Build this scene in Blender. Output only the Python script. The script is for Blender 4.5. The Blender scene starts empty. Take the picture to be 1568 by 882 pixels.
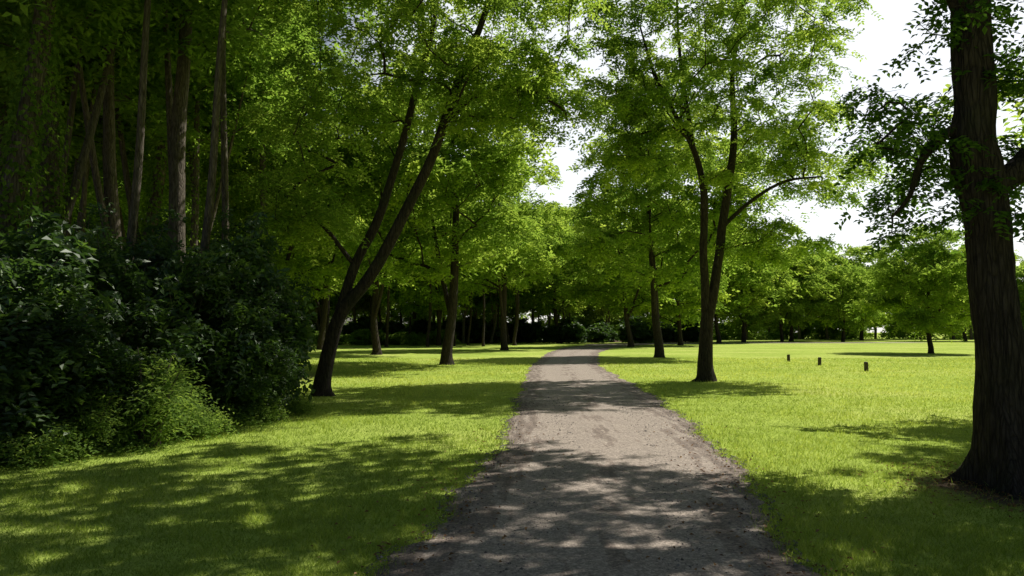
import bpy, bmesh, math, random
import numpy as np
from mathutils import Vector

scene = bpy.context.scene
random.seed(7)
UP = np.array([0, 0, 1.0])

# ------------------------------------------------------------------ helpers
def norm(v):
    return v / np.maximum(np.linalg.norm(v, axis=-1, keepdims=True), 1e-9)

def make_mesh(name, verts, faces, nper, mat, tint=None, smooth=False):
    me = bpy.data.meshes.new(name)
    verts = np.asarray(verts, dtype=np.float32)
    faces = np.asarray(faces, dtype=np.int32)
    me.vertices.add(len(verts)); me.vertices.foreach_set('co', verts.ravel())
    me.loops.add(faces.size); me.loops.foreach_set('vertex_index', faces.ravel())
    me.polygons.add(len(faces))
    me.polygons.foreach_set('loop_start', np.arange(0, faces.size, nper, dtype=np.int32))
    me.update(calc_edges=True)
    me.polygons.foreach_set('use_smooth', np.full(len(faces), smooth, dtype=bool))
    if tint is not None:
        a = me.attributes.new('tint', 'FLOAT', 'FACE')
        a.data.foreach_set('value', np.asarray(tint, dtype=np.float32))
    me.materials.append(mat)
    return me

def add_obj(name, me, parent=None, loc=None):
    o = bpy.data.objects.new(name, me)
    scene.collection.objects.link(o)
    if parent: o.parent = parent
    if loc is not None: o.location = loc
    return o

class NT:
    def __init__(s, nt): s.nt = nt; nt.nodes.clear()
    def n(s, t, **k):
        nd = s.nt.nodes.new(t)
        for a, v in k.items():
            if a.startswith('i_'):
                nd.inputs[a[2:].replace('_', ' ')].default_value = v
            else: setattr(nd, a, v)
        return nd
    def l(s, a, b): s.nt.links.new(a, b)

def ramp(nt, fac, stops):
    r = nt.n('ShaderNodeValToRGB')
    el = r.color_ramp.elements
    while len(el) < len(stops): el.new(0.5)
    for e, (p, c) in zip(el, stops):
        e.position = p; e.color = (*c, 1)
    nt.l(fac, r.inputs[0])
    return r.outputs[0]

def mat_new(name):
    m = bpy.data.materials.new(name); m.use_nodes = True
    return m, NT(m.node_tree)

def leaf_mat(name, dark, mid, light, trans=0.5, tmul=(1.5, 1.6, 0.8), gloss=0.0):
    m, t = mat_new(name)
    at = t.n('ShaderNodeAttribute', attribute_name='tint')
    col = ramp(t, at.outputs['Fac'], [(0.0, dark), (0.5, mid), (1.0, light)])
    dif = t.n('ShaderNodeBsdfDiffuse'); t.l(col, dif.inputs[0])
    mx = t.n('ShaderNodeMix', data_type='RGBA', blend_type='MULTIPLY')
    mx.inputs[0].default_value = 1
    t.l(col, mx.inputs[6]); mx.inputs[7].default_value = (*tmul, 1)
    tr = t.n('ShaderNodeBsdfTranslucent'); t.l(mx.outputs[2], tr.inputs[0])
    m1 = t.n('ShaderNodeMixShader'); m1.inputs[0].default_value = trans
    t.l(dif.outputs[0], m1.inputs[1]); t.l(tr.outputs[0], m1.inputs[2])
    last = m1
    if gloss > 0:
        gl = t.n('ShaderNodeBsdfGlossy'); gl.inputs['Roughness'].default_value = 0.45
        gl.inputs[0].default_value = (0.9, 0.95, 0.85, 1)
        m2 = t.n('ShaderNodeMixShader'); m2.inputs[0].default_value = gloss
        t.l(m1.outputs[0], m2.inputs[1]); t.l(gl.outputs[0], m2.inputs[2]); last = m2
    out = t.n('ShaderNodeOutputMaterial'); t.l(last.outputs[0], out.inputs[0])
    return m

def bark_mat(name, c1, c2, moss=0.0):
    m, t = mat_new(name)
    tc = t.n('ShaderNodeTexCoord')
    mp = t.n('ShaderNodeMapping'); mp.inputs['Scale'].default_value = (1, 1, 0.13)
    t.l(tc.outputs['Object'], mp.inputs[0])
    n1 = t.n('ShaderNodeTexNoise', i_Scale=26.0, i_Detail=6.0, i_Roughness=0.65); t.l(mp.outputs[0], n1.inputs[0])
    nd_ = t.n('ShaderNodeTexNoise', i_Scale=9.0, i_Detail=3.0); t.l(mp.outputs[0], nd_.inputs[0])
    dv = t.n('ShaderNodeVectorMath', operation='MULTIPLY_ADD'); t.l(nd_.outputs['Color'], dv.inputs[0]); dv.inputs[1].default_value = (.09, .09, .05); t.l(mp.outputs[0], dv.inputs[2])
    v1 = t.n('ShaderNodeTexVoronoi', i_Scale=24.0, feature='DISTANCE_TO_EDGE'); t.l(dv.outputs[0], v1.inputs[0])
    col = ramp(t, n1.outputs[0], [(0.3, c1), (0.7, c2)])
    n2 = t.n('ShaderNodeTexNoise', i_Scale=1.7, i_Detail=3.0); t.l(tc.outputs['Object'], n2.inputs[0])
    mr = ramp(t, n2.outputs[0], [(0.52, (0, 0, 0)), (0.7, (moss, moss, moss))])
    mx = t.n('ShaderNodeMix', data_type='RGBA'); t.l(mr, mx.inputs[0]); t.l(col, mx.inputs[6])
    mx.inputs[7].default_value = (0.035, 0.05, 0.02, 1)
    vr = ramp(t, v1.outputs['Distance'], [(0.0, (0.2,) * 3), (0.16, (1, 1, 1))])
    cr_ = t.n('ShaderNodeMix', data_type='RGBA', blend_type='MULTIPLY'); cr_.inputs[0].default_value = 0.5
    t.l(mx.outputs[2], cr_.inputs[6]); t.l(vr, cr_.inputs[7])
    mm = t.n('ShaderNodeMath', operation='MULTIPLY'); t.l(vr, mm.inputs[0]); t.l(n1.outputs[0], mm.inputs[1])
    bp = t.n('ShaderNodeBump'); bp.inputs['Strength'].default_value = 1.0; bp.inputs['Distance'].default_value = 0.035
    t.l(mm.outputs[0], bp.inputs['Height'])
    b = t.n('ShaderNodeBsdfPrincipled'); b.inputs['Roughness'].default_value = 0.95
    b.inputs['Specular IOR Level'].default_value = 0.15
    t.l(cr_.outputs[2], b.inputs['Base Color']); t.l(bp.outputs[0], b.inputs['Normal'])
    out = t.n('ShaderNodeOutputMaterial'); t.l(b.outputs[0], out.inputs[0])
    return m

M_LOCUST = leaf_mat('locust_leaf', (0.09, 0.165, 0.03), (0.17, 0.265, 0.044), (0.27, 0.36, 0.065), 0.62, (2.2, 2.0, 1.4))
M_MAPLE = leaf_mat('maple_leaf', (0.045, 0.095, 0.018), (0.075, 0.145, 0.024), (0.13, 0.22, 0.034), 0.55, (2.0, 2.0, 1.1))
M_FOREST = leaf_mat('forest_leaf', (0.075, 0.14, 0.026), (0.14, 0.23, 0.04), (0.24, 0.34, 0.058), 0.62, (2.2, 2.1, 1.4))
M_FAR = leaf_mat('far_leaf', (0.10, 0.165, 0.05), (0.18, 0.27, 0.07), (0.29, 0.38, 0.09), 0.6, (2.1, 2.0, 1.3))
M_SHRUB = leaf_mat('shrub_leaf', (0.025, 0.05, 0.018), (0.05, 0.095, 0.026), (0.12, 0.19, 0.042), 0.45, (1.7, 1.8, 0.9), 0.045)
M_HERB = leaf_mat('herb_leaf', (0.09, 0.15, 0.04), (0.16, 0.25, 0.06), (0.28, 0.38, 0.10), 0.5, (1.8, 1.7, 1.0))
M_GRASS = leaf_mat('grass_blade', (0.11, 0.18, 0.03), (0.25, 0.335, 0.06), (0.46, 0.51, 0.14), 0.5, (1.8, 1.7, 1.1))
M_BARK = bark_mat('bark_dark', (0.026, 0.02, 0.016), (0.105, 0.082, 0.066), 0.3)
M_BARK2 = bark_mat('bark_forest', (0.07, 0.056, 0.046), (0.26, 0.215, 0.175), 0.25)

# ------------------------------------------------------------------ tubes / leaves
def tube(pts, rad, sides, flare=0.0, rng=None, ridges=0.0, fh=0.22):
    pts = np.asarray(pts, float); rad = np.asarray(rad, float)
    n = len(pts)
    tan = np.gradient(pts, axis=0); tan = norm(tan)
    ref = np.array([1.0, 0.13, 0.07]) if abs(norm(pts[-1] - pts[0])[2]) > 0.6 else np.array([0.05, 0.1, 1.0])
    a = norm(np.cross(tan, ref)); b = np.cross(tan, a)
    th = np.linspace(0, 2 * math.pi, sides, endpoint=False)
    R = rad[:, None] * np.ones((1, sides))
    if flare > 0:
        h = pts[:, 2:3] - pts[0, 2]
        ph = rng.uniform(0, 6.28, 3)
        lob = 0.65 + 0.40 * np.cos(4 * th + ph[0]) + 0.25 * np.cos(7 * th + ph[1])
        R = R * (1 + flare * np.exp(-h / fh) * lob[None, :] + 0.12 * np.exp(-h / 0.9))
    if ridges > 0:
        R = R * (1 + ridges * (np.cos(5 * th + 1.3)[None, :] * 0.5 + rng.normal(0, 0.35, (n, sides)) +
                 0.6 * np.cos(13 * th[None, :] + 0.8 * np.sin(pts[:, 2:3] * 2.1))))
    V = pts[:, None, :] + R[:, :, None] * (np.cos(th)[None, :, None] * a[:, None, :] + np.sin(th)[None, :, None] * b[:, None, :])
    i = np.arange(n - 1)[:, None] * sides; j = np.arange(sides)[None, :]; j2 = (j + 1) % sides
    F = np.stack([i + j, i + j2, i + sides + j2, i + sides + j], -1).reshape(-1, 4)
    return V.reshape(-1, 3), F

def catmull(P, step=0.25):
    P = np.asarray(P, float)
    Q = np.vstack([2 * P[0] - P[1], P, 2 * P[-1] - P[-2]])
    out = []
    for k in range(1, len(Q) - 2):
        m = max(2, int(np.linalg.norm(Q[k + 1, :3] - Q[k, :3]) / step))
        t = np.linspace(0, 1, m, endpoint=False)[:, None]
        out.append(0.5 * ((2 * Q[k]) + (-Q[k - 1] + Q[k + 1]) * t + (2 * Q[k - 1] - 5 * Q[k] + 4 * Q[k + 1] - Q[k + 2]) * t ** 2 +
                   (-Q[k - 1] + 3 * Q[k] - 3 * Q[k + 1] + Q[k + 2]) * t ** 3))
    out.append(P[-1:])
    return np.vstack(out)

def leaf_quads(c, d, n, L, W, fold=0.12):
    s = norm(np.cross(d, n)); n = np.cross(s, d)
    L = L[:, None]; W = W[:, None]
    mid = c + d * L * 0.45 + n * W * fold * 2
    V = np.stack([c, mid + s * W * 0.5, c + d * L, mid - s * W * 0.5], 1).reshape(-1, 3)
    F = np.arange(len(V)).reshape(-1, 4)
    return V, F

def fronds(rng, C, cr, thick, nf, Lf, m, ll, lw, droop=0.35, ctint=None):
    K = len(C)
    N = K * nf
    c = np.repeat(C, nf, 0)
    crr = np.repeat(cr * rng.uniform(0.55, 1.3, K), nf)
    ang = rng.uniform(0, 2 * math.pi, N)
    arms = np.repeat(rng.uniform(0, 6.28, K), nf)
    ang = ang + 0.35 * np.sin(3 * (ang - arms))
    rad = crr * np.sqrt(rng.random(N)) * (0.75 + 0.35 * np.cos(3 * (ang - arms)))
    o = c + np.stack([np.cos(ang) * rad, np.sin(ang) * rad, rng.normal(0, 1, N) * thick - 0.4 * rad ** 2 / crr], 1)
    tl = np.repeat(rng.normal(0, 0.28, (K, 2)), nf, 0)
    o[:, 2] += (o[:, 0] - c[:, 0]) * tl[:, 0] + (o[:, 1] - c[:, 1]) * tl[:, 1]
    az = ang + rng.normal(0, 0.7, N); el = rng.normal(-0.2, 0.33, N)
    d = np.stack([np.cos(az) * np.cos(el), np.sin(az) * np.cos(el), np.sin(el)], 1)
    nn = norm(UP + rng.normal(0, 0.35, (N, 3)))
    s = norm(np.cross(d, nn)); nn = np.cross(s, d)
    if ctint is None: ctint = rng.normal(0, 0.18, K)
    ft = 0.5 + np.repeat(ctint, nf) + rng.normal(0, 0.12, N)
    Lfr = Lf * rng.uniform(0.7, 1.3, N)
    Cs, Ds, Ns, Ls, Ws, Ts = [], [], [], [], [], []
    for k in range(m):
        t = (k + 0.4) / m
        p = o + d * (Lfr * t)[:, None] - UP * (droop * Lfr * t * t)[:, None]
        for sg in (-1, 1):
            dd = norm(s * sg * 0.9 + d * 0.45 - UP * 0.15 + rng.normal(0, 0.22, (N, 3)))
            Cs.append(p); Ds.append(dd); Ns.append(norm(nn + rng.normal(0, 0.3, (N, 3))))
            Ls.append(ll * rng.uniform(0.7, 1.25, N)); Ws.append(lw * rng.uniform(0.75, 1.2, N))
            Ts.append(ft + rng.normal(0, 0.07, N))
    V, F = leaf_quads(np.vstack(Cs), np.vstack(Ds), np.vstack(Ns), np.concatenate(Ls), np.concatenate(Ws))
    return V, F, np.clip(np.concatenate(Ts), 0, 1)

def ell(rng, c, r, n, sep=0.0, bias=2.2, keep=None, zmin=None):
    out = []
    tries = 0
    while len(out) < n and tries < n * 60:
        tries += 1
        v = rng.normal(0, 1, 3); v /= np.linalg.norm(v)
        p = np.array(c) + np.array(r) * v * rng.random() ** (1 / bias)
        if zmin is not None and p[2] < zmin: continue
        if keep is not None and not keep(p): continue
        if sep and out and np.min(np.linalg.norm((np.array(out) - p) * [1, 1, 1.5], axis=1)) < sep: continue
        out.append(p)
    return np.array(out)

def cat(parts):
    V = []; F = []; T = []; o = 0
    for p in parts:
        V.append(p[0]); F.append(p[1] + o); o += len(p[0])
        if len(p) > 2: T.append(p[2])
    return (np.vstack(V), np.vstack(F), np.concatenate(T) if T else None)

def branches(rng, stems, clusters, tipr=0.008, maxr=0.12, sides=5, twigs=3, cr=0.7, trunk_sides=14, flare=0.7, ridges=0.05, powr=0.5, step=0.25, fh=0.22):
    parts = []
    pos = []
    for k, s in enumerate(stems):
        P = catmull(s, step)
        w = rng.normal(0, 1, (len(P), 3))
        for _ in range(3): w[1:-1] = (w[:-2] + w[1:-1] + w[2:]) / 3
        P[1:, :3] += w[1:] * 0.035 * np.minimum(1, P[1:, 3:4] * 6)
        if k == 0:
            h = P[:, 2]
            zz = np.array([-0.12, 0.02, 0.08, 0.16, 0.26, 0.4, 0.6])
            base = np.stack([np.interp(zz, h, P[:, i]) for i in range(4)], 1); base[:, 2] = zz
            PP = np.vstack([base, P[P[:, 2] > 0.75]])
            parts.append(tube(PP[:, :3], PP[:, 3], trunk_sides, flare, rng, ridges, fh))
        else:
            parts.append(tube(P[:, :3], P[:, 3], max(6, trunk_sides - 4), 0, rng, ridges * 0.7))
        for p in P:
            if p[2] > 1.3: pos.append(p[:3])
    pos = np.array(pos)
    nst = len(pos)
    cnt = [0] * nst; par = [-1] * nst
    dmin = np.array([np.min(np.linalg.norm(pos - c, axis=1)) for c in clusters])
    order = np.argsort(dmin)
    buf = np.zeros((nst + len(clusters) * 14, 3)); buf[:nst] = pos; n = nst
    chains = []
    for ci in order:
        c = clusters[ci]
        P = buf[:n]
        dv = c - P; dist = np.linalg.norm(dv, axis=1); hd = np.linalg.norm(dv[:, :2], axis=1)
        cost = dist + 1.2 * np.maximum(0, P[:, 2] - (c[2] - 0.3 * hd))
        k = int(np.argmin(cost))
        p = P[k].copy(); L = dist[k]
        m = int(np.clip(L / 0.5, 2, 12))
        t = np.linspace(0, 1, m + 1)[1:, None]
        mid = (p + c) / 2 + UP * 0.13 * L + rng.normal(0, 0.07, 3) * L
        pts = (1 - t) ** 2 * p + 2 * t * (1 - t) * mid + t ** 2 * c
        pts[:-1] += rng.normal(0, 0.03, (m, 3))[:-1] * min(L, 1.5)
        idx = []
        for j in range(m):
            buf[n] = pts[j]; par.append(k if j == 0 else n - 1); cnt.append(0); idx.append(n); n += 1
        chains.append((p, idx))
        q = idx[-1]
        while q >= nst:
            cnt[q] += 1; q = par[q]
    for p, idx in chains:
        r = np.array([min(maxr, tipr * cnt[i] ** powr) for i in idx])
        r = np.concatenate([[r[0] * 1.15], r])
        parts.append(tube(np.vstack([p, buf[idx]]), r, sides))
    if twigs:
        for c in clusters:
            for _ in range(twigs):
                a = rng.uniform(0, 6.28); l = cr * rng.uniform(0.5, 1.0)
                e = c + np.array([math.cos(a) * l, math.sin(a) * l, rng.normal(-0.05, 0.15)])
                mm = (c + e) / 2 + rng.normal(0, 0.06, 3) + UP * 0.06
                parts.append(tube(np.array([c, mm, e]), np.array([tipr * 0.8, tipr * 0.55, tipr * 0.2]), 3))
    V, F, _ = cat(parts)
    return V, F

def place(parent_name, parts, loc=(0, 0, 0), rot=0.0, sc=1.0):
    e = bpy.data.objects.new(parent_name, None)
    scene.collection.objects.link(e)
    e.empty_display_size = 0.5
    e.location = loc; e.rotation_euler = (0, 0, rot)
    e.scale = sc if hasattr(sc, '__len__') else (sc, sc, sc)
    for nm, f in parts:
        add_obj(nm, f, e)
    return e

# ------------------------------------------------------------------ SUN direction
EL = math.radians(52); AZ = math.radians(55)
S = Vector((math.cos(EL) * math.sin(AZ), math.cos(EL) * math.cos(AZ), math.sin(EL)))

# ------------------------------------------------------------------ PATH geometry
pl = np.array([(-12, -3.4), (0, -1.75), (4.84, -0.98), (6.2, -0.66), (9.43, -0.24), (13, 0.0), (19.7, .19), (34.8, .86), (56.6, 2.7), (75, 5.2), (95, 10.0)])
pr = np.array([(-12, -0.5), (0, 1.2), (4.84, 1.95), (6.2, 2.2), (9.43, 2.74), (13, 3.1), (19.7, 3.6), (34.8, 4.1), (56.6, 6.6), (75, 10.3), (95, 18.0)])
def jit(y, s):
    return (0.06 * np.sin(y * 1.3 + s) + 0.045 * np.sin(y * 3.1 + 2 * s) + 0.035 * np.sin(y * 8.7 + s * 3) + 0.02 * np.sin(y * 23 + s))
def edgeL(y): return np.interp(y, pl[:, 0], pl[:, 1]) + jit(y, 0.4)
def edgeR(y): return np.interp(y, pr[:, 0], pr[:, 1]) + jit(y, 2.9)

ys = np.concatenate([np.arange(-12, 25, 0.08), np.arange(25, 95, 0.5)])
nc = 26
u = np.linspace(0, 1, nc)
rngp = np.random.default_rng(3)
xl = edgeL(ys) + rngp.normal(0, 0.02, len(ys)); xr = edgeR(ys) + rngp.normal(0, 0.02, len(ys))
X = xl[:, None] * (1 - u) + xr[:, None] * u
Y = np.repeat(ys[:, None], nc, 1)
tl = np.array([(10.0, 95), (14, 101), (22, 106), (34, 109), (60, 112)]); tr = np.array([(18.0, 95.2), (20, 97), (26, 100.5), (36, 103), (60, 106)])
X2 = tl[1:, 0:1] * (1 - u) + tr[1:, 0:1] * u; Y2 = tl[1:, 1:2] * (1 - u) + tr[1:, 1:2] * u
X = np.vstack([X, X2]); Y = np.vstack([Y, Y2])
edge = np.clip(np.minimum(u, 1 - u) * 12, 0, 1)[None, :]
Z = 0.004 + edge * (0.010 + 0.012 * np.sin(u * math.pi)[None, :] - 0.010 * (np.exp(-((u - 0.3) / 0.09) ** 2) + np.exp(-((u - 0.7) / 0.09) ** 2))[None, :]
     + 0.004 * np.abs(np.sin(X * 5 + 2 * np.sin(Y * 1.7)) * np.sin(Y * 3.1 + X)))
V = np.stack([X, Y, Z], -1).reshape(-1, 3)
nr = len(X)
ii = np.arange(nr - 1)[:, None] * nc; jj = np.arange(nc - 1)[None, :]
F = np.stack([ii + jj, ii + jj + 1, ii + nc + jj + 1, ii + nc + jj], -1).reshape(-1, 4)

m, t = mat_new('gravel')
tc = t.n('ShaderNodeTexCoord'); uv = t.n('ShaderNodeUVMap', uv_map='UVMap')
sep = t.n('ShaderNodeSeparateXYZ'); t.l(uv.outputs[0], sep.inputs[0])
nbig = t.n('ShaderNodeTexNoise', i_Scale=0.9, i_Detail=5.0, i_Roughness=0.6); t.l(tc.outputs['Object'], nbig.inputs[0])
mps = t.n('ShaderNodeMapping'); mps.inputs['Scale'].default_value = (1, 0.12, 1); t.l(tc.outputs['Object'], mps.inputs[0])
nst = t.n('ShaderNodeTexNoise', i_Scale=9.0, i_Detail=4.0); t.l(mps.outputs[0], nst.inputs[0])
nf = t.n('ShaderNodeTexNoise', i_Scale=55.0, i_Detail=5.0, i_Roughness=0.7); t.l(tc.outputs['Object'], nf.inputs[0])
vo = t.n('ShaderNodeTexVoronoi', i_Scale=48.0); t.l(tc.outputs['Object'], vo.inputs[0])
trk = ramp(t, sep.outputs[0], [(0.0, (0, 0, 0)), (0.14, (0.1,) * 3), (0.28, (1, 1, 1)), (0.40, (0.55,) * 3), (0.5, (0.25,) * 3), (0.62, (0.6,) * 3), (0.72, (1, 1, 1)), (0.86, (0.15,) * 3), (1.0, (0, 0, 0))])
a1 = t.n('ShaderNodeMath', operation='MULTIPLY_ADD'); t.l(trk, a1.inputs[0]); a1.inputs[1].default_value = 0.5
t.l(nst.outputs[0], a1.inputs[2])
a2 = t.n('ShaderNodeMath', operation='MULTIPLY_ADD'); t.l(nbig.outputs[0], a2.inputs[0]); a2.inputs[1].default_value = 0.7; t.l(a1.outputs[0], a2.inputs[2])
c1 = ramp(t, a2.outputs[0], [(0.55, (0.125, 0.094, 0.077)), (0.95, (0.265, 0.212, 0.178)), (1.0, (0.35, 0.29, 0.245))])
stone = t.n('ShaderNodeMix', data_type='RGBA', blend_type='MULTIPLY'); stone.inputs[0].default_value = 1.0
t.l(c1, stone.inputs[6])
vc = t.n('ShaderNodeSeparateColor'); t.l(vo.outputs['Color'], vc.inputs[0])
sv = ramp(t, vc.outputs[0], [(0.0, (0.7,) * 3), (0.6, (1.0,) * 3), (1.0, (1.45, 1.43, 1.4))])
t.l(sv, stone.inputs[7])
s2 = t.n('ShaderNodeMix', data_type='RGBA', blend_type='MULTIPLY'); s2.inputs[0].default_value = 1.0
t.l(stone.outputs[2], s2.inputs[6]); t.l(ramp(t, nf.outputs[0], [(0.3, (0.72,) * 3), (0.7, (1.3,) * 3)]), s2.inputs[7])
hh = t.n('ShaderNodeMath', operation='MULTIPLY_ADD'); t.l(nf.outputs[0], hh.inputs[0]); hh.inputs[1].default_value = 0.8
iv = t.n('ShaderNodeMath', operation='SUBTRACT'); iv.inputs[0].default_value = 1.0; t.l(vo.outputs['Distance'], iv.inputs[1]); t.l(iv.outputs[0], hh.inputs[2])
bp = t.n('ShaderNodeBump'); bp.inputs['Strength'].default_value = 0.55; bp.inputs['Distance'].default_value = 0.01; t.l(hh.outputs[0], bp.inputs['Height'])
b = t.n('ShaderNodeBsdfPrincipled'); b.inputs['Roughness'].default_value = 0.9; b.inputs['Specular IOR Level'].default_value = 0.2
t.l(s2.outputs[2], b.inputs['Base Color']); t.l(bp.outputs[0], b.inputs['Normal'])
out = t.n('ShaderNodeOutputMaterial'); t.l(b.outputs[0], out.inputs[0])
me = make_mesh('gravel_path', V, F, 4, m, smooth=True)
uvl = me.uv_layers.new(name='UVMap')
UU = np.stack([np.repeat(u[None, :], nr, 0), Y / 3.0], -1).reshape(-1, 2)
uvl.data.foreach_set('uv', UU[F.ravel()].astype(np.float32).ravel())
add_obj('gravel_path', me)

# ------------------------------------------------------------------ GROUND
m, t = mat_new('lawn_ground')
tc = t.n('ShaderNodeTexCoord')
n1 = t.n('ShaderNodeTexNoise', i_Scale=0.16, i_Detail=5.0, i_Roughness=0.6); t.l(tc.outputs['Object'], n1.inputs[0])
n2 = t.n('ShaderNodeTexNoise', i_Scale=2.6, i_Detail=6.0, i_Roughness=0.7); t.l(tc.outputs['Object'], n2.inputs[0])
n3 = t.n('ShaderNodeTexNoise', i_Scale=40.0, i_Detail=4.0, i_Roughness=0.7); t.l(tc.outputs['Object'], n3.inputs[0])
cA = ramp(t, n1.outputs[0], [(0.3, (0.30, 0.40, 0.07)), (0.5, (0.42, 0.52, 0.105)), (0.72, (0.56, 0.60, 0.17))])
cB = t.n('ShaderNodeMix', data_type='RGBA', blend_type='MULTIPLY'); cB.inputs[0].default_value = 1
t.l(cA, cB.inputs[6]); t.l(ramp(t, n2.outputs[0], [(0.3, (0.75,) * 3), (0.7, (1.2,) * 3)]), cB.inputs[7])
cC = t.n('ShaderNodeMix', data_type='RGBA', blend_type='MULTIPLY'); cC.inputs[0].default_value = 1
t.l(cB.outputs[2], cC.inputs[6]); t.l(ramp(t, n3.outputs[0], [(0.3, (0.65,) * 3), (0.7, (1.25,) * 3)]), cC.inputs[7])
geo = t.n('ShaderNodeNewGeometry'); sp = t.n('ShaderNodeSeparateXYZ'); t.l(geo.outputs['Position'], sp.inputs[0])
f1 = t.n('ShaderNodeMath', operation='MULTIPLY_ADD'); t.l(sp.outputs[1], f1.inputs[0]); f1.inputs[1].default_value = 0.02; t.l(sp.outputs[0], f1.inputs[2])
f2 = t.n('ShaderNodeMath', operation='MULTIPLY_ADD'); t.l(n2.outputs[0], f2.inputs[0]); f2.inputs[1].default_value = -2.0; t.l(f1.outputs[0], f2.inputs[2])
f3 = t.n('ShaderNodeMapRange'); t.l(f2.outputs[0], f3.inputs[0]); f3.inputs[1].default_value = -7.0; f3.inputs[2].default_value = -7.8
fy = t.n('ShaderNodeMapRange'); t.l(sp.outputs[1], fy.inputs[0]); fy.inputs[1].default_value = 32.0; fy.inputs[2].default_value = 24.0
fm = t.n('ShaderNodeMath', operation='MULTIPLY'); t.l(f3.outputs[0], fm.inputs[0]); t.l(fy.outputs[0], fm.inputs[1])
fb = t.n('ShaderNodeMapRange'); t.l(sp.outputs[1], fb.inputs[0]); fb.inputs[1].default_value = 108.0; fb.inputs[2].default_value = 116.0
fxl = t.n('ShaderNodeMapRange'); t.l(sp.outputs[0], fxl.inputs[0]); fxl.inputs[1].default_value = 34.0; fxl.inputs[2].default_value = 26.0
fbm = t.n('ShaderNodeMath', operation='MULTIPLY'); t.l(fb.outputs[0], fbm.inputs[0]); t.l(fxl.outputs[0], fbm.inputs[1])
vd = t.n('ShaderNodeVectorMath', operation='DISTANCE'); t.l(geo.outputs['Position'], vd.inputs[0]); vd.inputs[1].default_value = (5.4, 7.5, 0)
vd2 = t.n('ShaderNodeMath', operation='MULTIPLY_ADD'); t.l(n2.outputs[0], vd2.inputs[0]); vd2.inputs[1].default_value = 1.3; t.l(vd.outputs['Value'], vd2.inputs[2])
f4 = t.n('ShaderNodeMapRange'); t.l(vd2.outputs[0], f4.inputs[0]); f4.inputs[1].default_value = 2.05; f4.inputs[2].default_value = 1.5
fx0 = t.n('ShaderNodeMath', operation='MAXIMUM'); t.l(fm.outputs[0], fx0.inputs[0]); t.l(f4.outputs[0], fx0.inputs[1])
fx = t.n('ShaderNodeMath', operation='MAXIMUM'); t.l(fx0.outputs[0], fx.inputs[0]); t.l(fbm.outputs[0], fx.inputs[1])
soil = ramp(t, n3.outputs[0], [(0.3, (0.06, 0.042, 0.03)), (0.7, (0.22, 0.165, 0.115))])
cD = t.n('ShaderNodeMix', data_type='RGBA'); t.l(fx.outputs[0], cD.inputs[0]); t.l(cC.outputs[2], cD.inputs[6]); t.l(soil, cD.inputs[7])
bh = t.n('ShaderNodeMath', operation='MULTIPLY_ADD'); t.l(n2.outputs[0], bh.inputs[0]); bh.inputs[1].default_value = 1.0; t.l(n3.outputs[0], bh.inputs[2])
bp = t.n('ShaderNodeBump'); bp.inputs['Strength'].default_value = 0.5; bp.inputs['Distance'].default_value = 0.05; t.l(bh.outputs[0], bp.inputs['Height'])
b = t.n('ShaderNodeBsdfDiffuse')
t.l(cD.outputs[2], b.inputs['Color']); t.l(bp.outputs[0], b.inputs['Normal'])
out = t.n('ShaderNodeOutputMaterial'); t.l(b.outputs[0], out.inputs[0])
gx = np.linspace(-1500, 1500, 31)
GX, GY = np.meshgrid(gx, gx)
V = np.stack([GX, GY, np.zeros_like(GX)], -1).reshape(-1, 3)
ii = np.arange(30)[:, None] * 31; jj = np.arange(30)[None, :]
F = np.stack([ii + jj, ii + jj + 1, ii + 31 + jj + 1, ii + 31 + jj], -1).reshape(-1, 4)
add_obj('lawn_ground', make_mesh('lawn_ground', V, F, 4, m))

# ------------------------------------------------------------------ GRASS BLADES
rg = np.random.default_rng(11)
N = 420000
gy = 3.4 * (45 / 3.4) ** rg.random(N)
gxx = rg.uniform(-0.85, 0.85, N) * gy
el_, er_ = edgeL(gy), edgeR(gy)
ok = (gxx < el_ + rg.exponential(0.045, N)) | (gxx > er_ - rg.exponential(0.045, N))
dA = np.hypot(gxx - 5.4, gy - 7.5)
ok &= (dA > 1.0 + 0.35 * rg.random(N) + 0.15 * np.sin(np.arctan2(gy - 7.5, gxx - 5.4) * 5)) | (rg.random(N) < 0.10)
ok &= (gxx > -7.0 + 0.3 * np.sin(gy * 2)) | (gy > 30) | (rg.random(N) < 0.15)
gx_, gy_ = gxx[ok], gy[ok]; n = len(gx_)
patch = np.sin(gx_ * 1.3 + 1.7 * np.sin(gy_ * 0.9)) * np.sin(gy_ * 1.1 + 1.3 * np.sin(gx_ * 0.7))
patch2 = np.sin(gx_ * 4.1 + 2 * np.sin(gy_ * 3.1)) * np.sin(gy_ * 3.7 + 2 * np.sin(gx_ * 2.9))
h = (0.035 + 0.011 * patch + 0.012 * patch2) * rg.uniform(0.5, 1.7, n) * (1 + 0.01 * gy_)
w = 0.0046 * (0.6 + gy_ / 7.0) * rg.uniform(0.7, 1.3, n)
az = rg.uniform(0, 6.283, n)
sd = np.stack([np.cos(az), np.sin(az), np.zeros(n)], 1)
lean = rg.normal(0, 0.6, (n, 2)) * h[:, None]
P = np.stack([gx_, gy_, np.full(n, -0.002)], 1)
tip = P + np.stack([lean[:, 0], lean[:, 1], h], 1)
V = np.stack([P - sd * w[:, None] / 2, P + sd * w[:, None] / 2, tip], 1).reshape(-1, 3)
F = np.arange(3 * n).reshape(-1, 3)
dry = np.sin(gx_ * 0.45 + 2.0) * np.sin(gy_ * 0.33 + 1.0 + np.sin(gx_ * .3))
tint = np.clip(0.36 + 0.022 * np.clip(gy_ - 8, 0, 14) + 0.12 * dry + 0.14 * patch + 0.12 * patch2 + rg.normal(0, 0.17, n), 0, 1)
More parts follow.
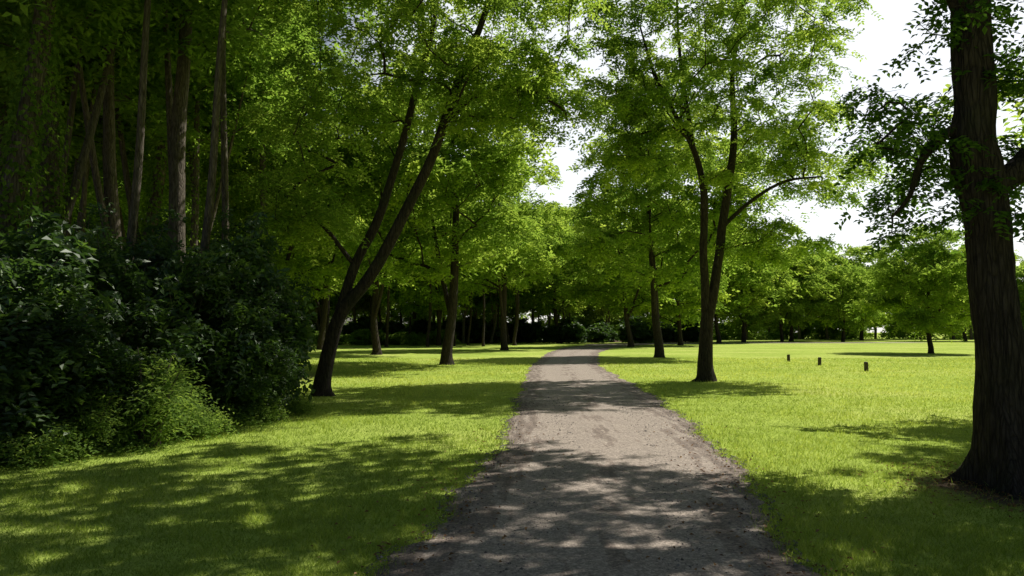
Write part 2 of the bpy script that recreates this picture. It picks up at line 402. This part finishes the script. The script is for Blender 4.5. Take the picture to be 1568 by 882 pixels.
add_obj('lawn_grass', make_mesh('lawn_grass', V, F, 3, M_GRASS, tint))

# ------------------------------------------------------------------ pebbles
rg = np.random.default_rng(12)
n = 16000
py = 3.2 * (18 / 3.2) ** rg.random(n)
uu = rg.beta(0.4, 0.4, n)
px = edgeL(py) - 0.08 + (edgeR(py) - edgeL(py) + 0.16) * uu
r = 0.0042 * rg.lognormal(0, 0.5, n) * (0.8 + py / 14)
oc = np.array([[1, 0, 0], [0, 1, 0], [-1, 0, 0], [0, -1, 0], [0, 0, 1], [0, 0, -1]], float)
of = np.array([[0, 1, 4], [1, 2, 4], [2, 3, 4], [3, 0, 4], [1, 0, 5], [2, 1, 5], [3, 2, 5], [0, 3, 5]])
a = rg.uniform(0, 6.28, n); ca, sa = np.cos(a), np.sin(a)
loc = oc[None] * rg.uniform(0.6, 1.3, (n, 6, 1)) * r[:, None, None] * np.array([1, 0.8, 0.55])
V = np.stack([loc[..., 0] * ca[:, None] - loc[..., 1] * sa[:, None] + px[:, None], loc[..., 0] * sa[:, None] + loc[..., 1] * ca[:, None] + py[:, None], loc[..., 2] + 0.018], -1).reshape(-1, 3)
F = (of[None] + (np.arange(n) * 6)[:, None, None]).reshape(-1, 3)
m, t = mat_new('pebble')
at = t.n('ShaderNodeAttribute', attribute_name='tint')
b = t.n('ShaderNodeBsdfPrincipled'); b.inputs['Roughness'].default_value = 0.8
t.l(ramp(t, at.outputs['Fac'], [(0, (0.07, 0.06, 0.055)), (0.7, (0.18, 0.155, 0.14)), (1, (0.34, 0.30, 0.27))]), b.inputs['Base Color'])
out = t.n('ShaderNodeOutputMaterial'); t.l(b.outputs[0], out.inputs[0])
add_obj('loose_gravel', make_mesh('loose_gravel', V, F, 3, m, np.repeat(rg.random(n), 8)))

# ------------------------------------------------------------------ fallen leaves
n = 2000
ly = 3.3 * (13 / 3.3) ** rg.random(n)
side = rg.random(n) < 0.5
lx = np.where(side, edgeL(ly) + rg.normal(0.08, 0.35, n), edgeR(ly) + rg.normal(-0.08, 0.35, n))
k = 1100; rr = 0.5 + np.abs(rg.normal(0, 0.6, k)); aa = rg.uniform(0, 6.28, k)
lx[:k] = 5.3 + rr * np.cos(aa); ly[:k] = 7.5 + rr * np.sin(aa)
C = np.stack([lx, ly, 0.026 + rg.random(n) * 0.014], 1)
a = rg.uniform(0, 6.28, n); d = np.stack([np.cos(a), np.sin(a), rg.normal(0, 0.2, n)], 1)
V, F = leaf_quads(C, norm(d), norm(UP + rg.normal(0, 0.35, (n, 3))), rg.uniform(0.02, 0.055, n), rg.uniform(0.014, 0.034, n), 0.2)
V[:, 2] = np.maximum(V[:, 2], 0.02)
M_DEAD = leaf_mat('dead_leaf', (0.12, 0.065, 0.035), (0.26, 0.14, 0.065), (0.42, 0.28, 0.14), 0.2, (1, 1, 1))
add_obj('fallen_leaves', make_mesh('fallen_leaves', V, F, 4, M_DEAD, rg.random(n)))

# ------------------------------------------------------------------ TREE: big right foreground
rng = np.random.default_rng(21)
def keepA(p):
    x, y, z = p
    if y < 0.4: return True
    return not ((x - 0.7) / y < 0.49 and (z - 0.45 - 1.6) / y < 0.47)
st0 = [(5.16, 7.74, -0.12, .245), (5.13, 7.74, 0.3, .235), (5.12, 7.74, 1.0, .22), (5.08, 7.76, 1.9, .21), (5.02, 7.78, 2.9, .21), (4.97, 7.8, 3.35, .235), (4.97, 7.8, 3.8, .20), (5.0, 7.85, 4.8, .19), (5.1, 8.0, 6.5, .15), (5.0, 8.2, 8.5, .10), (4.8, 8.3, 10.5, .05)]
st1 = [(5.02, 7.78, 3.05, .13), (5.3, 7.78, 3.25, .13), (5.7, 7.8, 3.7, .12), (6.3, 7.8, 4.7, .11), (7.0, 7.6, 6.4, .08), (7.4, 7.5, 8.5, .05)]
st2 = [(4.95, 7.8, 3.9, .06), (4.7, 7.85, 3.75, .05), (4.45, 7.95, 3.45, .04), (4.4, 8.1, 3.1, .025), (4.3, 8.3, 2.9, .015)]
st3 = [(5.0, 7.9, 5.0, .11), (4.2, 7.8, 6.3, .10), (2.8, 7.6, 7.9, .08), (1.2, 7.4, 9.2, .05)]
st4 = [(5.05, 8.0, 6.0, .09), (4.2, 9.0, 7.6, .08), (2.8, 10.2, 9.0, .06), (1.0, 11.2, 10.0, .04)]
clA = np.vstack([
    ell(rng, (4.9, 8.5, 4.0), (0.8, 1.6, 1.6), 30, 0.28, 2.5, zmin=2.3),
    ell(rng, (6.4, 8.2, 4.2), (1.1, 1.8, 1.5), 24, 0.35, 2.5),
    ell(rng, (2.9, 9.2, 9.6), (6.6, 6.2, 2.9), 310, 0.65, 2.6, keep=keepA)])  # high crown kept out of view, widened to shade the near lawn
wV, wF = branches(rng, [np.array(s) for s in (st0, st1, st2, st3, st4)], clA, 0.0065, 0.08, 6, 3, 0.45, 36, 1.7, 0.06, step=0.12, fh=0.30)
fV, fF, fT = fronds(rng, clA[:54], 0.5, 0.08, 34, 0.22, 4, 0.078, 0.045, 0.4)
gV, gF, gT = fronds(rng, clA[54:], 0.74, 0.08, 42, 0.24, 4, 0.115, 0.072, 0.4)
fV, fF, fT = cat([(fV, fF, fT), (gV, gF, gT)])
place('shade_tree', [('trunk_and_branches', make_mesh('trunkA', wV, wF, 4, M_BARK, smooth=True)), ('foliage', make_mesh('foliageA', fV, fF, 4, M_MAPLE, fT))])

# ------------------------------------------------------------------ TREE B: locust right of path
rng = np.random.default_rng(22)
Yb = 24.1
st0 = [(6.25, Yb, -0.12, .27), (6.24, Yb, 0.4, .235), (6.28, Yb, 1.3, .21), (6.36, Yb, 2.1, .20), (6.6, Yb, 3.05, .155), (6.9, Yb, 5.0, .14), (7.15, Yb, 6.5, .13), (7.4, Yb + .2, 8.2, .11), (7.45, Yb + .4, 10.3, .08), (7.7, Yb, 12.4, .05), (7.8, Yb, 14, .03)]
st1 = [(6.33, Yb, 2.0, .15), (6.28, Yb - .1, 3.2, .135), (6.23, Yb - .2, 4.3, .125), (6.27, Yb - .3, 6.0, .12), (5.9, Yb - .4, 7.5, .09), (5.25, Yb - .4, 8.8, .07), (4.6, Yb - .5, 10.1, .05), (4.2, Yb - .5, 11.5, .03)]
st2 = [(5.95, Yb - .4, 7.3, .08), (5.75, Yb, 9.2, .07), (5.6, Yb + .2, 11.3, .05), (5.5, Yb, 13.5, .03)]
st3 = [(6.9, Yb, 5.0, .07), (7.9, Yb + .3, 5.9, .06), (9.1, Yb + .3, 6.6, .05), (10.2, Yb, 6.7, .03)]
clB = np.vstack([
    ell(rng, (6.8, Yb, 11.2), (4.4, 4.4, 4.8), 135, 1.15, 2.8),
    ell(rng, (9.6, Yb, 7.4), (2.0, 2.4, 1.8), 22, 0.8, 2.2),
    ell(rng, (3.8, Yb, 8.8), (1.3, 2.4, 2.4), 24, 0.8, 2.2),
    ell(rng, (8.6, Yb + .5, 4.6), (1.8, 2.0, 1.1), 13, 0.6, 2.0)])
wV, wF = branches(rng, [np.array(s) for s in (st0, st1, st2, st3)], clB, 0.009, 0.08, 5, 3, 0.7, 16, 0.8, 0.04)
fV, fF, fT = fronds(rng, clB, 1.0, 0.10, 58, 0.36, 4, 0.135, 0.072, 0.4)
place('offscreen_locust_tree', [('trunk_and_branches', make_mesh('trunkB', wV, wF, 4, M_BARK, smooth=True)), ('foliage', make_mesh('foliageB', fV, fF, 4, M_LOCUST, fT))])

# ------------------------------------------------------------------ TREE C: leaning locust left of path
rng = np.random.default_rng(23)
Yc = 18.7
st0 = [(-4.75, Yc, -0.12, .22), (-4.72, Yc, 0.4, .19), (-4.6, Yc, 1.07, .175), (-4.35, Yc, 2.06, .165), (-3.69, Yc, 2.9, .15), (-2.86, Yc, 4.4, .14), (-2.1, Yc + .1, 6.0, .125), (-1.54, Yc + .2, 7.7, .11), (-1.05, Yc + .2, 9, .09), (-.6, Yc + .2, 10.3, .07), (0.0, Yc, 12.5, .03)]
st1 = [(-4.42, Yc, 1.9, .13), (-4.02, Yc + .1, 3.38, .125), (-3.44, Yc + .2, 4.54, .115), (-2.95, Yc + .3, 6.2, .10), (-2.45, Yc + .4, 8.2, .085), (-2.04, Yc + .5, 10, .06), (-1.9, Yc + .5, 12, .03)]
st2 = [(-1.75, Yc + .1, 7.0, .07), (-0.9, Yc - .2, 7.6, .06), (0.2, Yc - .4, 7.8, .05), (1.2, Yc - .5, 7.2, .03)]
st3 = [(-4.02, Yc + .1, 3.3, .06), (-4.8, Yc - .2, 4.3, .05), (-5.6, Yc - .5, 4.9, .03)]
clC = np.vstack([
    ell(rng, (-2.0, Yc, 10.6), (4.4, 4.2, 3.6), 125, 1.1, 2.8),
    ell(rng, (0.0, Yc - .3, 7.8), (2.1, 2.0, 1.1), 28, 0.7, 2.2),
    ell(rng, (-5.4, Yc - .4, 4.6), (1.2, 1.6, 0.9), 14, 0.6, 2.2),
    ell(rng, (-4.8, Yc, 7.4), (2.0, 2.0, 1.6), 18, 0.9, 2.2)])
wV, wF = branches(rng, [np.array(s) for s in (st0, st1, st2, st3)], clC, 0.008, 0.07, 5, 3, 0.65, 16, 0.8, 0.04)
fV, fF, fT = fronds(rng, clC, 0.95, 0.10, 58, 0.34, 4, 0.125, 0.064, 0.4)
place('offscreen_locust_tree', [('trunk_and_branches', make_mesh('trunkC', wV, wF, 4, M_BARK, smooth=True)), ('foliage', make_mesh('foliageC', fV, fF, 4, M_LOCUST, fT))])

# ------------------------------------------------------------------ generic trees
def generic(seed, H, r0, cz, cr, crz, ncl, ccr, nf, ll, lw, mat, bark, m=2, Lf=0.4, zmin=2.0, ivy=0, fork=True, lobes=6, tsides=10):
    rng = np.random.default_rng(seed)
    lean = rng.normal(0, 0.05, 2)
    hs = np.array([-0.12, 0.5, H * 0.15, H * 0.3, H * 0.5, H * 0.7, H * 0.93])
    rs = r0 * np.array([1.1, 0.95, 0.85, 0.75, 0.55, 0.35, 0.1])
    wob = np.cumsum(rng.normal(0, 0.12, (7, 2)), 0); wob[:2] = 0
    s0 = np.stack([lean[0] * hs + wob[:, 0], lean[1] * hs + wob[:, 1], hs, rs], 1)
    stems = [s0]
    if fork:
        for q in range(2):
            k = 4 if q else 2
            a = rng.uniform(0, 6.28)
            b0 = s0[k]
            dx, dy = math.cos(a), math.sin(a)
            stems.append(np.array([b0 * [1, 1, 1, 0.6], [b0[0] + dx * .5, b0[1] + dy * .5, b0[2] + H * .08, b0[3] * .55],
                         [b0[0] + dx * 1.2, b0[1] + dy * 1.2, b0[2] + H * .22, b0[3] * .42], [b0[0] + dx * 1.9, b0[1] + dy * 1.9, b0[2] + H * .38, b0[3] * .15]]))
    cl = ell(rng, (lean[0] * cz, lean[1] * cz, cz), (cr, cr, crz), ncl, ccr * 1.0, 2.4, zmin=zmin)
    for q in range(lobes):
        a = rng.uniform(0, 6.28); zc = cz + rng.uniform(-0.7, 0.6) * crz
        rr = cr * rng.uniform(.75, 1.05)
        cl = np.vstack([cl, ell(rng, (rr * math.cos(a), rr * math.sin(a), max(zc, zmin)), (cr * .38, cr * .38, crz * .14), max(4, ncl // 14), ccr * .5, 2, zmin=zmin * .8)])
    wV, wF = branches(rng, stems, cl, 0.012, 0.09, 4, 0, ccr, tsides, 0.6, 0.04, step=0.5)
    parts = [fronds(rng, cl, ccr, ccr * 0.11, nf, Lf, m, ll, lw, 0.4)]
    if ivy:
        n = ivy
        z = rng.uniform(0, 1, n) ** 1.2 * H * 0.5
        cx = np.interp(z, s0[:, 2], s0[:, 0]); cy = np.interp(z, s0[:, 2], s0[:, 1]); rr = np.interp(z, s0[:, 2], s0[:, 3]) + rng.exponential(0.10, n)
        a = rng.uniform(0, 6.28, n)
        C = np.stack([cx + rr * np.cos(a), cy + rr * np.sin(a), z], 1)
        nn = norm(np.stack([np.cos(a), np.sin(a), np.full(n, .5)], 1) + rng.normal(0, .4, (n, 3)))
        dd = norm(np.stack([np.cos(a) * .4, np.sin(a) * .4, np.full(n, -1.0)], 1) + rng.normal(0, .5, (n, 3)))
        V, F = leaf_quads(C, dd, nn, rng.uniform(.08, .15, n), rng.uniform(.07, .12, n))
        parts.append((V, F, np.clip(rng.normal(.4, .2, n), 0, 1)))
    V, F, T = cat(parts)
    return [('trunk_and_branches', make_mesh('trunk', wV, wF, 4, bark, smooth=True)), ('foliage', make_mesh('foliage', V, F, 4, mat, T))]

MED = [generic(31, 15, .26, 9.4, 4.6, 5.4, 120, 1.3, 50, .24, .13, M_LOCUST, M_BARK, 3, .5, 3.6),
       generic(32, 14, .24, 8.8, 4.8, 5.0, 110, 1.3, 50, .24, .13, M_LOCUST, M_BARK, 3, .5, 3.4),
       generic(33, 12, .22, 6.6, 4.8, 5.0, 120, 1.3, 50, .25, .15, M_LOCUST, M_BARK, 3, .5, 1.8)]
MFAR = [generic(34, 15, .24, 8.6, 4.8, 6.0, 90, 1.5, 34, .42, .24, M_LOCUST, M_BARK, 2, .6, 2.6, tsides=7),
        generic(35, 13, .24, 7.2, 5.2, 5.4, 90, 1.5, 34, .42, .24, M_LOCUST, M_BARK, 2, .6, 1.8, tsides=7)]
for (x, y, k, rot, sc) in [(-3.17, 36.2, 0, 0.5, 1.05), (-0.7, 64.7, 1, 1.9, 1.25), (9.2, 46.4, 0, 2.6, 1.1), (-9.5, 52, 1, 3.0, 1.15), (-11, 34, 0, 4.1, .95), (-17, 66, 0, 1.1, 1.2)]:
    place('offscreen_locust_tree', MED[k], (x, y, 0), rot, sc)
for (x, y, k, rot, sc) in [(6.6, 104, 0, 4.0, 1.4), (-8.5, 86, 0, 5.1, 1.2), (20, 88, 1, .7, 1.25), (29, 104, 0, 2.2, 1.3), (12.5, 78, 0, 3.7, 1.2)]:
    place('offscreen_locust_tree', MFAR[k], (x, y, 0), rot, sc)
place('maple_tree', MED[2], (31, 54.9, 0), 1.0, .84)
for (x, y, rot, sc) in [(43, 118, 2.0, 1.1), (47.5, 126, 3.0, 1.4), (54, 121, 4.4, 1.05), (77, 126, 0.3, 1.3), (66, 140, 5.0, 1.5), (35, 112, 5.5, 1.4)]:
    place('maple_tree', MFAR[1], (x, y, 0), rot, sc)
place('offscreen_locust_tree', MED[0], (15.5, 12.0, 0), 1.3, 1.0)  # unseen tree, added right of the view to throw shade on the near ground

FOR = [generic(41, 24, .26, 16.0, 4.2, 8.0, 80, 1.4, 50, .24, .14, M_FOREST, M_BARK2, 3, .55, 7.5, ivy=4000),
       generic(42, 22, .17, 15.0, 3.8, 7.0, 65, 1.3, 50, .24, .13, M_FOREST, M_BARK2, 3, .55, 8.0, ivy=900),
       generic(43, 25, .26, 17.0, 4.4, 8.0, 80, 1.4, 50, .24, .14, M_FOREST, M_BARK2, 3, .55, 9.0)]
FFAR = [generic(46, 23, .24, 14.0, 4.6, 9.0, 90, 1.7, 34, .5, .3, M_FOREST, M_BARK2, 2, .7, 5.0, tsides=7),
        generic(47, 21, .20, 13.0, 4.4, 8.0, 85, 1.7, 34, .5, .3, M_FOREST, M_BARK2, 2, .7, 5.5, tsides=7)]
SLIM = generic(48, 17, .10, 13.0, 2.2, 3.8, 22, 1.1, 44, .22, .13, M_FOREST, M_BARK2, 3, .5, 8.0, fork=False, lobes=2, tsides=7)
SLIM2 = generic(49, 17, .12, 12.0, 2.4, 4.4, 24, 1.3, 30, .35, .2, M_FOREST, M_BARK, 2, .5, 6.5, fork=False, lobes=3, tsides=6)
pos = [(-8.8, 20, 2, .4, 1), (-11.7, 22, 2, 2.2, .9), (-11.2, 18.5, 0, 1.4, .95), (-11.1, 15.6, 0, 3.3, 1.05), (-9.6, 30, 1, 5.0, 1.0)]
rr = random.Random(5)
for d0, d1, cnt in [(24, 38, 10), (38, 60, 12)]:
    for _ in range(cnt):
        y = rr.uniform(d0, d1); x = -y * rr.uniform(0.31, 0.78) - 1.5
        if any((x - p[0]) ** 2 + (y - p[1]) ** 2 < 7 for p in pos): continue
        pos.append((x, y, rr.randrange(3), rr.uniform(0, 6.28), rr.uniform(.85, 1.15)))
for (x, y, k, rot, sc) in pos:
    place('forest_tree', FOR[k], (x, y, 0), rot, sc)
far = []
for i in range(46):
    if i < 12: y = rr.uniform(60, 84); x = -y * rr.uniform(0.31, 0.7) - 2
    else: y = rr.uniform(100, 126); x = rr.uniform(-40, 28)
    if any((x - p[0]) ** 2 + (y - p[1]) ** 2 < 9 for p in far): continue
    far.append((x, y)); place('forest_tree', FFAR[rr.randrange(2)], (x, y, 0), rr.uniform(0, 6.28), rr.uniform(.85, 1.1))
for i in range(26):
    y = rr.uniform(17, 42); x = -y * rr.uniform(.34, .72) - .8
    place('slender_tree', SLIM, (x, y, 0), rr.uniform(0, 6), (1.2, 1.2, rr.uniform(.8, 1.3)))
for i in range(20):
    y = rr.uniform(76, 112); x = -y * .27 + (y * .27 + 2) * rr.random()
    s = rr.uniform(1.0, 1.9)
    place('slender_tree', SLIM2, (x, y, 0), rr.uniform(0, 6), (s, s, rr.uniform(1.0, 1.35)))

# ------------------------------------------------------------------ shrubs
def shrub(seed, R, H, ncl, nf, ll, lw, mat, m=3, shoots=14, cr=.36):
    rng = np.random.default_rng(seed)
    cl = ell(rng, (0, 0, H * .45), (R, R, H * .46), ncl, 0.2, 3.2, zmin=0.12)
    parts = []
    ext = []
    for q in range(shoots):
        a = rng.uniform(0, 6.28); rr_ = R * rng.uniform(.3, 1.2)
        e = np.array([math.cos(a) * rr_, math.sin(a) * rr_, H * rng.uniform(.7, 1.25) * (1 - .25 * (rr_ / R) ** 2)])
        b0 = np.array([math.cos(a) * .12, math.sin(a) * .12, -0.05])
        P = catmull(np.array([b0, (b0 + e) / 2 * [0.7, 0.7, 1.15], e]), .25)
        parts.append(tube(P, np.linspace(.022, .005, len(P)), 5))
        ext.append(P[-3:] + rng.normal(0, .06, (3, 3)))
    wV, wF, _ = cat(parts)
    f1 = fronds(rng, cl, cr, 0.10, nf, 0.24, m, ll, lw, .5)
    f2 = fronds(rng, np.vstack(ext), cr * .6, 0.08, nf // 2, 0.24, m, ll, lw, .5)
    V, F, T = cat([f1, f2])
    k = V[:, 2].reshape(-1, 4).min(1) > 0.0
    V = V.reshape(-1, 4, 3)[k].reshape(-1, 3); F = np.arange(len(V)).reshape(-1, 4); T = T[k]
    return [('stems', make_mesh('stems', wV, wF, 4, M_BARK2)), ('leaves', make_mesh('leaves', V, F, 4, mat, T))]
SH = [shrub(51, 1.45, 2.7, 95, 32, .12, .075, M_SHRUB, shoots=20), shrub(52, 1.25, 2.3, 80, 32, .14, .085, M_SHRUB, shoots=20), shrub(53, 1.45, 3.0, 95, 32, .11, .06, M_SHRUB, shoots=24)]
SHF = shrub(56, 1.6, 2.6, 50, 24, .35, .22, M_SHRUB, m=2, cr=.6)
SHL = shrub(57, 1.6, 1.6, 40, 24, .3, .18, M_HERB, m=2, cr=.6)
HB = shrub(54, 0.45, 1.0, 14, 20, .075, .03, M_HERB, shoots=14, cr=.2)
HB2 = shrub(55, 0.6, 0.5, 20, 24, .06, .04, M_HERB, shoots=5, cr=.25)
sp_ = [(-7.0, 9.7, 0, 1, 1.0), (-8.7, 10.6, 1, 1.1, 1.35), (-6.8, 11.6, 1, 1.1, 1.25), (-5.8, 13.2, 0, .95, 1.15), (-5.5, 14.8, 1, 1.0, 1.35), (-7.4, 13.6, 2, 1.1, 1.1), (-9.4, 12.8, 0, 1.2, 1.25),
       (-8.9, 8.3, 2, .9, .95), (-9.2, 15.5, 2, 1.05, 1.15), (-7.2, 16.2, 0, 1.1, 1.3), (-11.2, 15.0, 1, 1.2, 1.4), (-6.3, 17.3, 2, .9, 1.15), (-11.0, 11.2, 2, 1.1, 1.1), (-7.9, 18.8, 1, 1.1, 1.3),
       (-10.5, 19, 0, 1.0, 1.1), (-13.5, 17, 1, 1.1, 1.4), (-5.0, 13.5, 2, .65, .7), (-6.2, 10.5, 0, .75, .7)]
for i, (x, y, k, s, sz) in enumerate(sp_):
    place('shrub', SH[k], (x, y, 0), i * 1.7, (s, s, sz * (0.9 + 0.2 * ((i * 37) % 10) / 10)))
for i, (x, y, s, k) in enumerate([(-5.6, 9.9, .8, 0), (-4.85, 11.4, .8, 1), (-5.9, 9.2, .9, 1), (-5.1, 10.5, 1.15, 0), (-4.5, 13.2, .7, 1), (-6.6, 8.7, .7, 0), (-4.3, 14.6, .6, 1), (-5.2, 11.3, 1.0, 0)]):
    place('weed_plant', HB2 if k else HB, (x, y, 0), i * 2.1, s)
rr = random.Random(9)
for i in range(56):
    if i < 36: y = rr.uniform(104, 116); x = -40 + i * 1.9 + rr.uniform(-1, 1)
    else: y = rr.uniform(30, 80); x = -y * rr.uniform(.33, .6) - 3
    s = rr.uniform(.6, 1.0)
    place('shrub', SHF, (x, y, 0), rr.uniform(0, 6), (s * 1.5, s * 1.5, s * (1.3 if i < 36 else 1)))
for i in range(20):
    y = rr.uniform(82, 102); x = -y * .27 + i * .9 + rr.uniform(-.8, .8)
    place('undergrowth_plant', SHL, (x, y, 0), rr.uniform(0, 6), rr.uniform(.5, 1.1))

# low ground cover at the foot of the shrubs
rng = np.random.default_rng(61)
n = 15000
yy = rng.uniform(7.0, 16, n)
front = np.interp(yy, [7.0, 9, 10, 11.5, 13, 16], [-6.6, -5.7, -5.2, -4.75, -4.3, -4.2]) + .25 * np.sin(yy * 2.7) + .12 * np.sin(yy * 7.1)
xx = front - rng.exponential(0.6, n) + rng.normal(0, .14, n)
cl_ = np.sin(xx * 4 + 2 * np.sin(yy * 2.3)) * np.sin(yy * 4.3 + xx)
kk = rng.random(n) < .55 + .45 * cl_
xx, yy, front, cl_ = xx[kk], yy[kk], front[kk], cl_[kk]; n = len(xx)
hh_ = rng.uniform(0.02, 0.2, n) * np.clip((front - xx) * 2 + .3, .2, 1.2) * (1 + .8 * np.maximum(cl_, 0))
a = rng.uniform(0, 6.28, n)
V, F = leaf_quads(np.stack([xx, yy, hh_], 1), norm(np.stack([np.cos(a), np.sin(a), rng.normal(0.1, .3, n)], 1)), norm(UP + rng.normal(0, .35, (n, 3))), rng.uniform(.03, .085, n), rng.uniform(.02, .055, n))
add_obj('ground_cover_plants', make_mesh('ground_cover_plants', V, F, 4, M_HERB, np.clip(rng.normal(.5, .22, n), 0, 1)))

# ------------------------------------------------------------------ distant treeline (one object)
rng = np.random.default_rng(71)
line = np.array([(-75, 0), (-70, 60), (-55, 110), (-20, 134), (20, 138), (60, 152), (110, 162), (170, 160), (240, 140)], float)
seg = np.linalg.norm(np.diff(line, axis=0), axis=1); cum = np.concatenate([[0], np.cumsum(seg)])
parts = []; wparts = []
def far_tree(x, y, H, R):
    cl = ell(rng, (x, y, H * .56), (R, R, H * .44), 36, 1.0, 2.6, zmin=2.5)
    nl = 18 if x < 40 else 14
    hi = 7.0 if x < 40 else 4.5
    lo = np.stack([x + rng.uniform(-4.5, 4.5, nl), y + 6 + rng.uniform(-2, 2, nl), rng.uniform(.3, hi, nl)], 1)
    cl = np.vstack([cl, lo])
    parts.append(fronds(rng, cl, 1.8, .3, 34, .8, 2, .6, .42, .4, ctint=rng.normal(rng.normal(0, .16), .14, len(cl))))
    P = np.array([(x, y, -.1), (x + rng.normal(0, .3), y, H * .3), (x, y, H * .7)])
    wparts.append(tube(P, np.array([.32, .25, .1]), 7))
for row, off in ((0, 0), (1, 10)):
    s = 0
    while s < cum[-1]:
        x = np.interp(s, cum, line[:, 0]); y = np.interp(s, cum, line[:, 1])
        H = rng.uniform(12, 23) if x > 25 else rng.uniform(20, 27)
        far_tree(x + rng.normal(0, 2.5) - (off if x < -50 else 0), y + rng.normal(0, 3.5) + off, H, rng.uniform(3.6, 6.5))
        s += rng.uniform(4.5, 9.5)
V, F, T = cat(parts)
e = bpy.data.objects.new('distant_treeline', None); scene.collection.objects.link(e)
add_obj('foliage', make_mesh('distant_treeline', V, F, 4, M_FAR, T), e)
V, F, _ = cat(wparts)
add_obj('trunks', make_mesh('far_trunks', V, F, 4, M_BARK2, smooth=True), e)

# ------------------------------------------------------------------ wooden posts
m, t = mat_new('weathered_wood')
tc = t.n('ShaderNodeTexCoord'); mp = t.n('ShaderNodeMapping'); mp.inputs['Scale'].default_value = (1, 1, .1); t.l(tc.outputs['Object'], mp.inputs[0])
nn_ = t.n('ShaderNodeTexNoise', i_Scale=50.0, i_Detail=4.0); t.l(mp.outputs[0], nn_.inputs[0])
b = t.n('ShaderNodeBsdfPrincipled'); b.inputs['Roughness'].default_value = .9
t.l(ramp(t, nn_.outputs[0], [(.3, (.03, .022, .016)), (.7, (.12, .09, .065))]), b.inputs['Base Color'])
out = t.n('ShaderNodeOutputMaterial'); t.l(b.outputs[0], out.inputs[0])
for i, (x, y) in enumerate([(14.9, 40.0), (14.7, 35.5), (14.4, 30.2)]):
    bm = bmesh.new()
    bmesh.ops.create_cone(bm, cap_ends=True, segments=14, radius1=.085, radius2=.08, depth=.48)
    for v in bm.verts:
        v.co.z += .14
        v.co.x += random.uniform(-.004, .004)
        if v.co.z > .3: v.co.z += v.co.x * .12
    topE = [e_ for e_ in bm.edges if all(v.co.z > .3 for v in e_.verts)]
    bmesh.ops.bevel(bm, geom=topE, offset=.016, segments=2, affect='EDGES')
    me = bpy.data.meshes.new('wooden_post'); bm.to_mesh(me); bm.free(); me.materials.append(m)
    o = add_obj('wooden_post', me, None, (x, y, 0)); o.rotation_euler = (random.uniform(-.04, .04), random.uniform(-.04, .04), i * 1.1)

# ------------------------------------------------------------------ light, sky, camera
w = bpy.data.worlds.new('World'); scene.world = w; w.use_nodes = True
t = NT(w.node_tree)
sky = t.n('ShaderNodeTexSky', sky_type='NISHITA'); sky.sun_disc = False
sky.sun_elevation = EL; sky.sun_rotation = AZ; sky.dust_density = 1.5; sky.air_density = 1.0; sky.ozone_density = 1.0
bg = t.n('ShaderNodeBackground'); bg.inputs[1].default_value = 0.05; t.l(sky.outputs[0], bg.inputs[0])
tc = t.n('ShaderNodeTexCoord')
ga, ge = math.radians(20), math.radians(15)
dt = t.n('ShaderNodeVectorMath', operation='DOT_PRODUCT'); t.l(tc.outputs['Generated'], dt.inputs[0])
dt.inputs[1].default_value = (math.cos(ge) * math.sin(ga), math.cos(ge) * math.cos(ga), math.sin(ge))
mr = t.n('ShaderNodeMapRange', interpolation_type='SMOOTHSTEP'); t.l(dt.outputs['Value'], mr.inputs[0]); mr.inputs[1].default_value = 0.80; mr.inputs[2].default_value = 0.92
bg2 = t.n('ShaderNodeBackground'); bg2.inputs[0].default_value = (1.0, 0.99, 0.96, 1)
mu = t.n('ShaderNodeMath', operation='MULTIPLY'); t.l(mr.outputs[0], mu.inputs[0]); mu.inputs[1].default_value = 0.85; t.l(mu.outputs[0], bg2.inputs[1])
ad = t.n('ShaderNodeAddShader'); t.l(bg.outputs[0], ad.inputs[0]); t.l(bg2.outputs[0], ad.inputs[1])
out = t.n('ShaderNodeOutputWorld'); t.l(ad.outputs[0], out.inputs[0])

sl = bpy.data.lights.new('sun', 'SUN'); sl.energy = 5.0; sl.angle = math.radians(0.5); sl.color = (1.0, 0.97, 0.88)
so = bpy.data.objects.new('sun', sl); scene.collection.objects.link(so)
so.rotation_euler = (-S).to_track_quat('-Z', 'Y').to_euler()

cam = bpy.data.cameras.new('camera'); co = bpy.data.objects.new('camera', cam); scene.collection.objects.link(co)
cam.lens = 26; cam.sensor_width = 36; cam.clip_end = 3000; cam.clip_start = 0.05
co.location = (0, 0, 1.6); co.rotation_euler = (math.radians(90 + 3.39), 0, 0)
scene.camera = co
scene.view_settings.view_transform = 'Standard'; scene.view_settings.look = 'None'
scene.view_settings.exposure = 0; scene.view_settings.gamma = 1
print('OBJECTS', len(bpy.data.objects))
